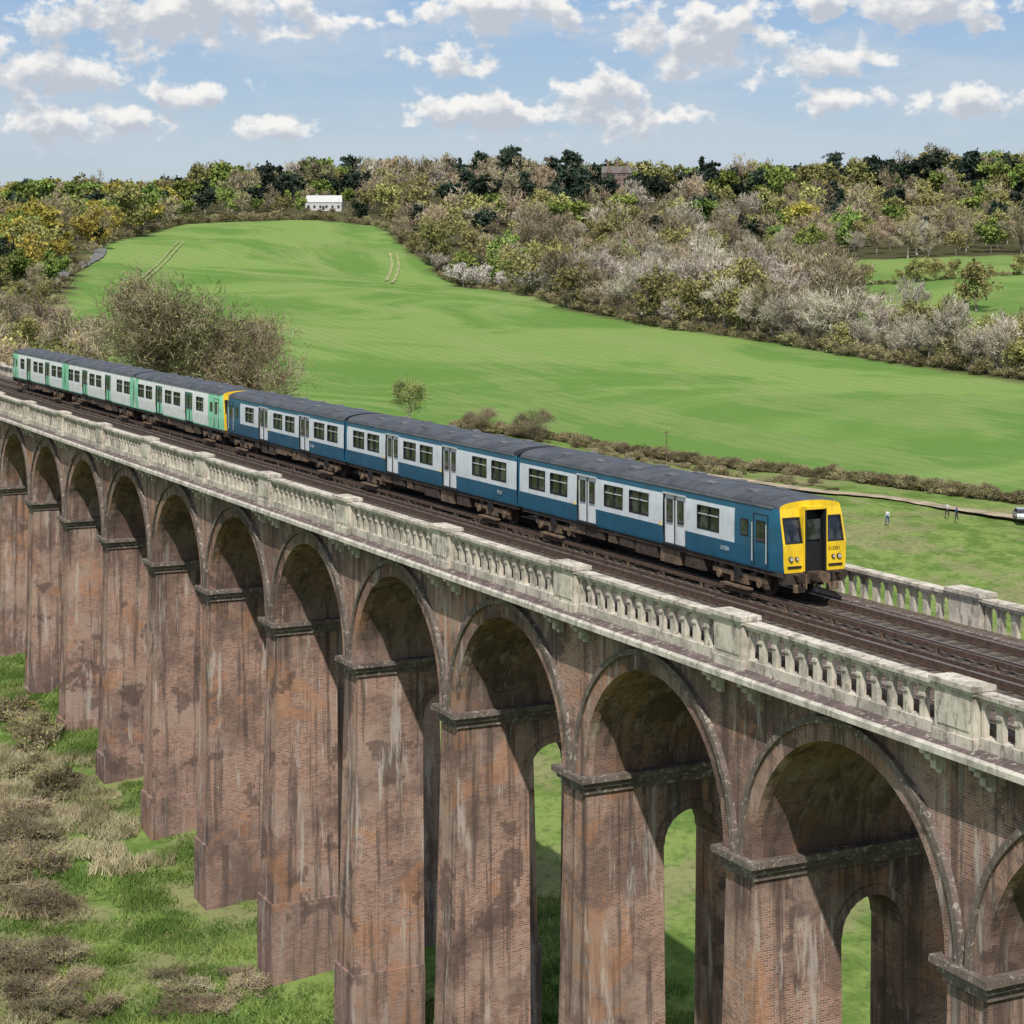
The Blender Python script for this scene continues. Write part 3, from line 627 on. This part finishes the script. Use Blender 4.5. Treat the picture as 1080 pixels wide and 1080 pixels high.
for sp_,zlo,zhi in ((13.5,200,760),(18,760,1100),(22,1100,1500)):
    X_,Y_,U_,Z_=cell(sp_,zlo,zhi); H_=ht(X_,Y_)
    for x,y,u,Z,z in zip(X_,Y_,U_,Z_,H_):
        r=random.random(); s=random.choice((.6,.75,.9,1.0,1.1,1.25))*random.uniform(.92,1.08)
        cl=math.sin(x*.021+1)*math.sin(y*.017+2)+.4*math.sin(x*.06)*math.sin(y*.05)
        if Z<560 and u<120: s*=.55; kind='bare' if r<.8 else 'bud'
        elif u<200: kind='gold' if r<.30 else 'leafy' if r<.48 else 'bud' if r<.7 else 'bare' if r<.88 else 'dark'
        elif u<330 and Z<1200: kind='dark' if r<.45 else 'leafy' if r<.62 else 'bud' if r<.8 else 'bare'
        elif u<440 and Z<1150: kind='leafy' if r<.25 else 'bud' if r<.6 else 'dark' if r<.75 else 'bare'
        elif 470<u<640 and Z>1060: kind='dark' if r<.7 else 'bare'; s*=1.15
        elif Z>1150: kind='bare' if r<.2 else 'dark' if r<.48 else 'bud' if r<.76 else 'leafy' if r<.92 else 'pale'; s*=1.25
        elif u>800 and Z>850: kind='bud' if r<.4 else 'leafy' if r<.54 else 'bare' if r<.85 else 'dark'
        elif cl>.35: kind='bud' if r<.5 else 'leafy' if r<.68 else 'bare'
        elif cl<-.35: kind='pale' if r<.5 else 'bare'
        else: kind='bare' if r<.48 else 'pale' if r<.64 else 'bud' if r<.84 else 'leafy' if r<.91 else 'gold' if r<.93 else 'dark'
        if u>880 and Z<540: s*=.72
        if Z>900: kind+='_f'
        place(kind,x,y,s,wl,z=float(z)); cnt+=1
for u in np.arange(425,1180,13):
    Z=float(zedge(u))+random.uniform(-1,9); x,y=world(u+random.uniform(-4,4),Z); r=random.random()
    place('blossom' if 475<u<580 and r<.8 else 'bare' if r<.4 else 'pale' if r<.8 else 'bud',float(x),float(y),random.uniform(.55,1.1)*(.8 if u>880 else 1),wl)
for u in np.arange(425,1180,6):
    Z=float(zedge(u))+random.uniform(-4,2); x,y=world(u,Z); place('under',float(x),float(y),random.uniform(.5,1.0),wl,dz=-.6)
for u in np.arange(60,440,6):
    Z=float(zedge(u))+random.uniform(-4,3); x,y=world(u,Z); place('under',float(x),float(y),random.uniform(.6,1.3),wl,dz=-.6)
for u in np.arange(870,1180,6):
    Z=655+.1*(u-870)+random.uniform(-3,3); x,y=world(u,Z); place('under' if random.random()<.8 else 'bud',float(x),float(y),random.uniform(.35,.6),wl,dz=-.5)
for Zr in (1235,1400,1460):
    for u in np.arange(-20,1150,9):
        x,y=world(u+random.uniform(-3,3),Zr+random.uniform(-12,12)); place('bud_f' if random.random()<.6 else 'dark_f',float(x),float(y),random.uniform(.5,.7),wl,dz=-3.5)
for u,Z,k,s in [(320,1300,'conifer',1.5),(396,1330,'conifer',1.5),(412,1330,'pine',1.3),(372,1330,'pine',1.1),(485,1350,'conifer',1.2),(505,1350,'dark_f',1.4),(600,1350,'conifer',1.2),(740,1200,'conifer',1.4),(722,1200,'dark_f',1.1),(785,1350,'conifer',1.3),(880,1330,'pine',1.7),(918,1330,'conifer',1.0),(990,1330,'conifer',1.3),(212,1350,'conifer',1.1),(1003,1330,'dark_f',1.0),
    (180,1380,'dark_f',1.3),(130,1380,'dark_f',1.2),(30,1350,'dark_f',1.3),(280,1380,'dark_f',1.5),(345,1380,'dark_f',1.3),(540,1380,'dark_f',1.6),(690,1380,'dark_f',1.2),(820,1380,'bare_f',1.5),(950,1380,'bare_f',1.5),(1050,1380,'bud_f',1.5)]:
    x,y=world(u,Z); place(k,float(x),float(y),s,None,{'conifer':'conifer_tree','pine':'pine_tree','dark_f':'evergreen_tree','bare_f':'bare_tree','bud_f':'budding_tree'}[k])
for u,Z,k,s in [(842,900,'gold',1.35),(842+6,915,'gold',1.1),(40,720,'gold',1.5),(8,640,'gold',1.2),(20,680,'leafy',1.3),(135,870,'bud',1.6),(150,930,'gold',1.3),(1030,560,'bud',.9),(960,520,'pale',.9),(1000,460,'pale',.95),(905,495,'pale',1.15),(920,488,'pale',1.0)]:
    x,y=world(u,Z); place(k,float(x),float(y),s,None,'oak_tree')
PR['hero']=[make_tree('hero_bare',19,19,'herotwig','bud',17000,1.0,.075,5000,.18,seed=101,dens=1.25,fine=True,sig=1.15)]
PR['hero2']=[make_tree('hero_bare2',14,15,'herotwig','bud',10000,.85,.07,3000,.16,seed=107,dens=1.2,fine=True,sig=1.15)]
PR['small']=[make_tree('small_leafy',7.5,6.2,'twig','leafy',1200,.6,.04,3600,.17,seed=111,fine=True)]
x,y=world(187,258); place('hero',float(x),float(y),1.1,None,'bare_oak_tree',sz=1.12)
x,y=world(277,252); place('hero2',float(x),float(y),1.1,None,'bare_oak_tree',sz=1.08)
x,y=world(432,300); place('small',float(x),float(y),1.,None,'young_tree')
x,y=world(510,300); place('hero2',float(x),float(y),.36,None,'hawthorn_bush',dz=-.8)
x,y=world(565,296); place('hero2',float(x),float(y),.46,None,'hawthorn_bush',dz=-.8)
sc=empty('roadside_scrub')
for _ in range(60):
    u=random.uniform(-100,110); Z=random.uniform(255,420)
    if u>60 and Z>330: continue
    x,y=world(u,Z); place(random.choice(['bare','bare','bud','bare']),float(x),float(y),random.uniform(.4,.75),sc)
PR['bush']=[make_tree(f'hedge_bush_{i}',2.4,3.2,'scrubtwig','bud',900,.5,.05,500,.15,seed=120+i,up=.3) for i in range(3)]
PR['straw']=[make_tree(f'scrub_bush_{i}',1.3,2.6,'scrubtwig','bud',1300,.4,.025,450,.07,seed=130+i,up=.2) for i in range(3)]
he=empty('field_hedge')
for u in np.arange(480,1250,2.6):
    Z=float(hedgeZ(u))+random.uniform(-1.2,1.2); x,y=world(u,Z); place('bush',float(x),float(y),random.uniform(.55,1.05),he,dz=-.3)
for u in np.arange(560,880,6.0):
    Z=float(hedgeZ(u))-random.uniform(4,16); x,y=world(u,Z); place('bush' if random.random()<.5 else 'straw',float(x),float(y),random.uniform(.4,.9),he,dz=-.3)
rg=np.random.default_rng(9)
def tuft(name,n,hgt,mat):
    c=np.stack([rg.uniform(-1.3,1.3,n),rg.uniform(-1.3,1.3,n),np.full(n,hgt*.4)],1)
    d=unit(np.stack([rg.normal(size=n)*.5,rg.normal(size=n)*.5,np.ones(n)],1))
    q4=cards(c,d,hgt*rg.uniform(.6,1.3,n),np.full(n,.06),rg); q4[:,2:]=q4[:,2:].mean(1,keepdims=True)+(q4[:,2:]-q4[:,2:].mean(1,keepdims=True))*.2
    return npmesh(name,q4.reshape(-1,3),np.arange(4*n).reshape(-1,4),[M[mat]])
tg=[tuft('grass_patch_a',300,.25,'grassblade'),tuft('grass_patch_b',280,.40,'grassblade')]; ts=[tuft('dry_patch_a',380,.55,'strawblade')]
gr=empty('rough_grass'); sb=empty('bramble_scrub')
def near_ok(x,y): return abs(x-XC)>HW+1.0 or ((y-Y0)%PIT>1.6 and (y-Y0)%PIT<PIT-1.6)
for _ in range(2300):
    y=random.uniform(70,200); x=random.uniform(12,50)
    u,Z=bearing(x,y)
    if u<-60 or not near_ok(x,y): continue
    n1=math.sin(x*.23+1.3)*math.sin(y*.11+.7)+.5*math.sin(x*.6+y*.4)
    me=random.choice(ts) if (n1>.28 and x<33) else random.choice(tg)
    o=bpy.data.objects.new('patch',me); o.location=(x,y,float(ht(x,y)[0])); o.rotation_euler=(0,0,random.uniform(0,6.28)); s=random.uniform(.7,1.2); o.scale=(s,s,s*random.uniform(.6,1.2)); link(o,gr)
for (u,v,nn,du,dv,k,s) in [(15,905,40,30,45,'straw',1.3),(50,835,12,34,16,'bush',.8),(20,775,12,26,14,'bush',.8),(220,1065,20,110,20,'straw',1.0),(40,1040,20,60,30,'straw',1.1),(40,735,8,22,8,'bush',.6)]:
    for _ in range(nn):
        x,y,z,Z=spot(u+random.gauss(0,du*.6),v+random.gauss(0,dv*.6),80,260)
        if abs(x-XC)<HW+1.2: continue
        place(k,x,y,s*random.uniform(.5,1.2),sb,z=z,dz=-.15)
# ------------------------------------------------------------ buildings
M['slate']=simple('slate',(.13,.115,.105),.8); M['wallred']=simple('house_brick',(.19,.13,.105),.9); M['render']=simple('white_cladding',(.50,.50,.48),.7)
def house(name,x,y,z,w,d,h,wall,roof,rot,chim=3,gables=2):
    e=empty(name,(x,y,z)); e.rotation_euler=(0,0,rot)
    b=MB(); b.box(-w/2,w/2,-d/2,d/2,-3,h,wall); b.obj('walls',e)
    b=MB(); rh=d*.42
    b.poly([(-w/2-.4,-d/2-.4,h),(w/2+.4,-d/2-.4,h),(w/2-.2,0,h+rh),(-w/2+.2,0,h+rh)],roof); b.poly([(-w/2-.4,d/2+.4,h),(w/2+.4,d/2+.4,h),(w/2-.2,0,h+rh),(-w/2+.2,0,h+rh)],roof)
    for s in (-1,1): b.poly([(s*w/2,-d/2,h),(s*w/2,d/2,h),(s*(w/2-.2),0,h+rh)],wall)
    for g in range(gables):
        gx=-w/2+w*(g+.5)/gables; gw=w*.11
        b.poly([(gx-gw,-d/2-.6,h-.1),(gx+gw,-d/2-.6,h-.1),(gx,-d/2-.6,h+rh*.9)],wall)
        for s in (-1,1): b.poly([(gx+s*gw*1.1,-d/2-.7,h-.1),(gx,-d/2-.7,h+rh*.92),(gx,0,h+rh*.92),(gx+s*gw*1.1,0,h-.1)],roof)
    b.obj('roof',e)
    b=MB()
    for c in range(chim):
        cx=-w/2+w*(c+.5)/chim+.8; b.box(cx-.7,cx+.7,-.5,.5,h+rh-.8,h+rh+2.6,wall); b.box(cx-.8,cx+.8,-.6,.6,h+rh+2.6,h+rh+2.9,wall)
        for q_ in (-.35,.35): b.cyl((cx+q_,0,h+rh+3.2),2,.18,.7,wall,8)
    if chim: b.obj('chimneys',e)
    b=MB(); nw=int(w/3)
    for fl in range(max(1,int(h/3))):
        for k in range(nw):
            wx=-w/2+w*(k+.5)/nw; b.box(wx-.6,wx+.6,-d/2-.05,-d/2+.02,fl*3+.9,fl*3+2.4,'glass'); b.box(wx-.72,wx+.72,-d/2-.08,-d/2+.01,fl*3+.78,fl*3+.9,'render')
    b.box(-.6,.6,-d/2-.04,-d/2+.02,0,2.1,'black'); b.obj('windows',e)
x,y=world(650,1270); z=float(ht(x,y)[0]); house('country_house',float(x),float(y),z+5,19,11,9.0,'wallred','slate',-TH,3,2)
x,y=world(342,1040); z=float(ht(x,y)[0]); house('farm_building',float(x),float(y),z,19,9,4.0,'render','render',-TH,0,0)
for u in (326,338,352,362): x,y=world(u,1015); place('under',float(x),float(y),.7,wl)
# ------------------------------------------------------------ people, car, post
SK=simple('skin',(.45,.28,.2),.6,.05)
def cloth(n_,c): return simple(n_,c,.9,.15,6)
def person(x,y,rot,top,bot,step=.15):
    z=float(ht(x,y)[0])+.33
    e=empty('walking_person',(x,y,z)); e.rotation_euler=(0,0,rot)
    def mk(name,pts,edges,rad,mat):
        me=bpy.data.meshes.new(name); me.from_pydata(pts,edges,[])
        o=bpy.data.objects.new(name,me); link(o,e); o.modifiers.new('s','SKIN')
        if not me.skin_vertices: bpy.context.view_layer.objects.active=o
        for i,r in enumerate(rad):
            if me.skin_vertices: me.skin_vertices[0].data[i].radius=(r,r)
        if me.skin_vertices: me.skin_vertices[0].data[0].use_root=True
        s=o.modifiers.new('sub','SUBSURF'); s.levels=1; s.render_levels=1; me.materials.append(mat)
    mk('trousers',[(0,0,.92),(-.1,0,.88),(-.11,-step,.48),(-.11,-step*.9,.06),(.1,0,.88),(.11,step*.6,.48),(.11,step*1.4,.07),(-.11,-step*.9-.14,.04),(.11,step*1.4-.14,.05)],[(0,1),(1,2),(2,3),(0,4),(4,5),(5,6),(3,7),(6,8)],[.13,.11,.08,.055,.11,.08,.055,.045,.045],bot)
    mk('jacket',[(0,0,1.0),(0,0,1.25),(0,0,1.42),(-.19,0,1.42),(-.25,.06,1.15),(-.24,-.06,.92),(.19,0,1.42),(.25,-.06,1.15),(.24,-.16,.93)],[(0,1),(1,2),(2,3),(3,4),(4,5),(2,6),(6,7),(7,8)],[.15,.15,.13,.075,.055,.04,.075,.055,.04],top)
    mk('head',[(0,0,1.46),(0,-.01,1.54),(0,-.02,1.64),(0,0,1.72)],[(0,1),(1,2),(2,3)],[.055,.06,.095,.07],SK)
    mk('hair',[(0,.03,1.66),(0,.01,1.76)],[(0,1)],[.09,.07],M['black'])
PB=[cloth('blue_cloth',(.05,.08,.2)),cloth('red_cloth',(.4,.06,.05)),cloth('pale_cloth',(.6,.6,.58)),cloth('dark_cloth',(.03,.03,.035))]
for u,v,a,b2 in [(999,551,2,3),(1009,552,0,3),(936,556,2,0)]:
    x,y,z,Z=spot(u,v,180,400); person(x,y,random.uniform(0,6),PB[a],PB[b2])
def car(name,x,y,rot,col):
    M[name+'_p']=simple(name+'_paint',col,.3,.05,2,.6)
    z=float(ht(x,y)[0])+.35; e=empty(name,(x,y,z)); e.rotation_euler=(0,0,rot); b=MB(); pt=name+'_p'
    prof=[(-2.15,.35),(-2.2,.62),(-2.05,.92),(-1.75,.98),(-1.25,1.42),(.3,1.46),(1.05,.98),(1.95,.82),(2.15,.6),(2.15,.33)]
    wd=lambda zz:.86-(.16*max(0,(zz-.95)/.5))
    for (a,za),(c,zb_) in zip(prof,prof[1:]+prof[:1]):
        gl=(za>.9 and zb_>.9 and abs(za-zb_)>.3)
        b.poly([(a,-wd(za),za),(c,-wd(zb_),zb_),(c,wd(zb_),zb_),(a,wd(za),za)],'glass' if gl else pt)
    for s in (-1,1):
        b.poly([(a,s*wd(z_),z_) for a,z_ in prof],pt)
        b.poly([(-1.6,s*(wd(1.0)+.006),1.0),(-1.2,s*(wd(1.36)+.012),1.36),(.25,s*(wd(1.38)+.012),1.38),(.9,s*(wd(1.0)+.006),1.0)],'glass')
        for wx in (-1.35,1.35): b.cyl((wx,s*.78,.32),1,.32,.2,'black',18); b.cyl((wx,s*.86,.32),1,.18,.06,'frame',12)
        b.box(2.1,2.17,s*.62-.15,s*.62+.15,.6,.72,'redlamp'); b.box(-2.2,-2.14,s*.62-.15,s*.62+.15,.65,.8,'redlamp')
    b.obj('body',e)
x,y,z,Z=spot(1078,553,180,400); car('parked_car',x,y,1.0,(.35,.37,.38))
x,y=world(703,284); z=float(ht(x,y)[0]); b=MB(); b.cyl((0,0,2.2),2,.09,5.0,'boxb',8,.06); b.box(-.5,.5,-.04,.04,4.3,4.42,'boxb'); b.obj('wooden_post',None,(float(x),float(y),z))
# ------------------------------------------------------------ light
Sd=Vector((-.40,-.68,.92)).normalized()
sl=bpy.data.lights.new('sun','SUN'); sl.energy=4.5; sl.angle=math.radians(.6); sl.color=(1,.95,.87)
so=bpy.data.objects.new('sun',sl); so.rotation_euler=(-Sd).to_track_quat('-Z','Y').to_euler(); so.location=(0,0,200); link(so)
w=bpy.data.worlds.new('World'); scn.world=w; w.use_nodes=True; t=NT(w.node_tree); bg=w.node_tree.nodes['Background']
sky=t.node('ShaderNodeTexSky',sky_type='NISHITA'); sky.sun_disc=False; sky.sun_elevation=math.asin(Sd.z); sky.sun_rotation=math.atan2(Sd.x,Sd.y); sky.altitude=50; sky.air_density=1.0; sky.dust_density=1.0; sky.ozone_density=1.5
BL=[(45,78,95,34),(190,18,170,34),(60,130,75,24),(140,132,42,20),(292,133,40,13),(478,64,44,18),(510,120,85,24),(632,112,48,34),(702,125,34,12),(742,38,100,42),(520,12,110,22),(960,10,130,26),(890,108,55,14),(1035,110,70,16),(868,70,60,15),(200,104,60,16)]
def density_group(name,det):
    g=bpy.data.node_groups.new(name,'ShaderNodeTree')
    g.interface.new_socket(name='P',in_out='INPUT',socket_type='NodeSocketVector'); g.interface.new_socket(name='D',in_out='OUTPUT',socket_type='NodeSocketFloat')
    G=NT(g); gi=G.node('NodeGroupInput'); go=G.node('NodeGroupOutput'); P=gi.outputs[0]; cur=None
    for u,v,ru,rv in BL:
        az=math.degrees(TH+math.atan((u-540)/F_)); el=math.degrees(math.atan((HOR-v)/F_))
        sx=57.3/F_*ru; sy=57.3/F_*rv
        l=G.vmath('DISTANCE',G.vmath('MULTIPLY',P,(1/sx,1/sy,0)),(az/sx,el/sy,0),out=1)
        cur=l if cur is None else G.math('SMOOTH_MIN',cur,l,.3)
    cur=G.math('SUBTRACT',1.0,cur)
    bf=G.noise(G.vmath('MULTIPLY',P,(.09,.2,0)),1.0,1,dim='2D'); sepd=G.node('ShaderNodeSeparateXYZ'); G.put(sepd.inputs[0],P)
    hi=G.ramp(sepd.outputs[1],8,12,-3,0)
    cur=G.math('MAXIMUM',G.math('MAXIMUM',cur,-1.3),G.math('ADD',G.math('MULTIPLY',G.math('SUBTRACT',bf,.5),4),hi))
    nz=G.noise(G.vmath('MULTIPLY',P,(.95,1.3,1)),1.0,det,.56,0,dim='2D')
    G.put(go.inputs[0],G.math('ADD',cur,G.math('MULTIPLY',G.math('SUBTRACT',nz,.5),3.2))); return g
g0,g1=density_group('cloud_density',6),density_group('cloud_density_soft',3)
tc=t.node('ShaderNodeTexCoord').outputs['Generated']; s=t.node('ShaderNodeSeparateXYZ'); t.put(s.inputs[0],tc)
az=t.math('MULTIPLY',t.math('ARCTAN2',s.outputs[0],s.outputs[1]),57.2958); el=t.math('MULTIPLY',t.math('ARCSINE',s.outputs[2]),57.2958)
cb_=t.node('ShaderNodeCombineXYZ'); t.put(cb_.inputs[0],az); t.put(cb_.inputs[1],el); Pp=cb_.outputs[0]
def dens(v,g):
    n_=t.node('ShaderNodeGroup'); n_.node_tree=g; t.put(n_.inputs[0],v); return n_.outputs[0]
d0=dens(Pp,g0); d1=dens(t.vmath('ADD',Pp,(-.15,.42,0)),g1)
alpha=t.ramp(d0,-.15,.50)
shade=t.ramp(d1,-.40,.80)
cc_=t.mix(shade,(9.2,9.1,8.9),(5.3,5.7,6.4))
veil=t.ramp(t.noise(t.vmath('MULTIPLY',Pp,(.12,.5,0)),1,4,.65,dim='2D'),.40,.64,.08,.55)
elv=t.ramp(el,0,9,0,1)
skyc=t.mix(elv,t.mix(.6,sky.outputs[0],(5.2,6.3,7.5)),t.mix(.6,sky.outputs[0],(2.3,4.2,7.6)))
skyc=t.mix(veil,skyc,(5.6,6.3,7.1))
fin=t.mix(alpha,skyc,cc_)
t.put(bg.inputs[0],fin); bg.inputs[1].default_value=.10
print('TREES',cnt,'objs',len(bpy.data.objects))
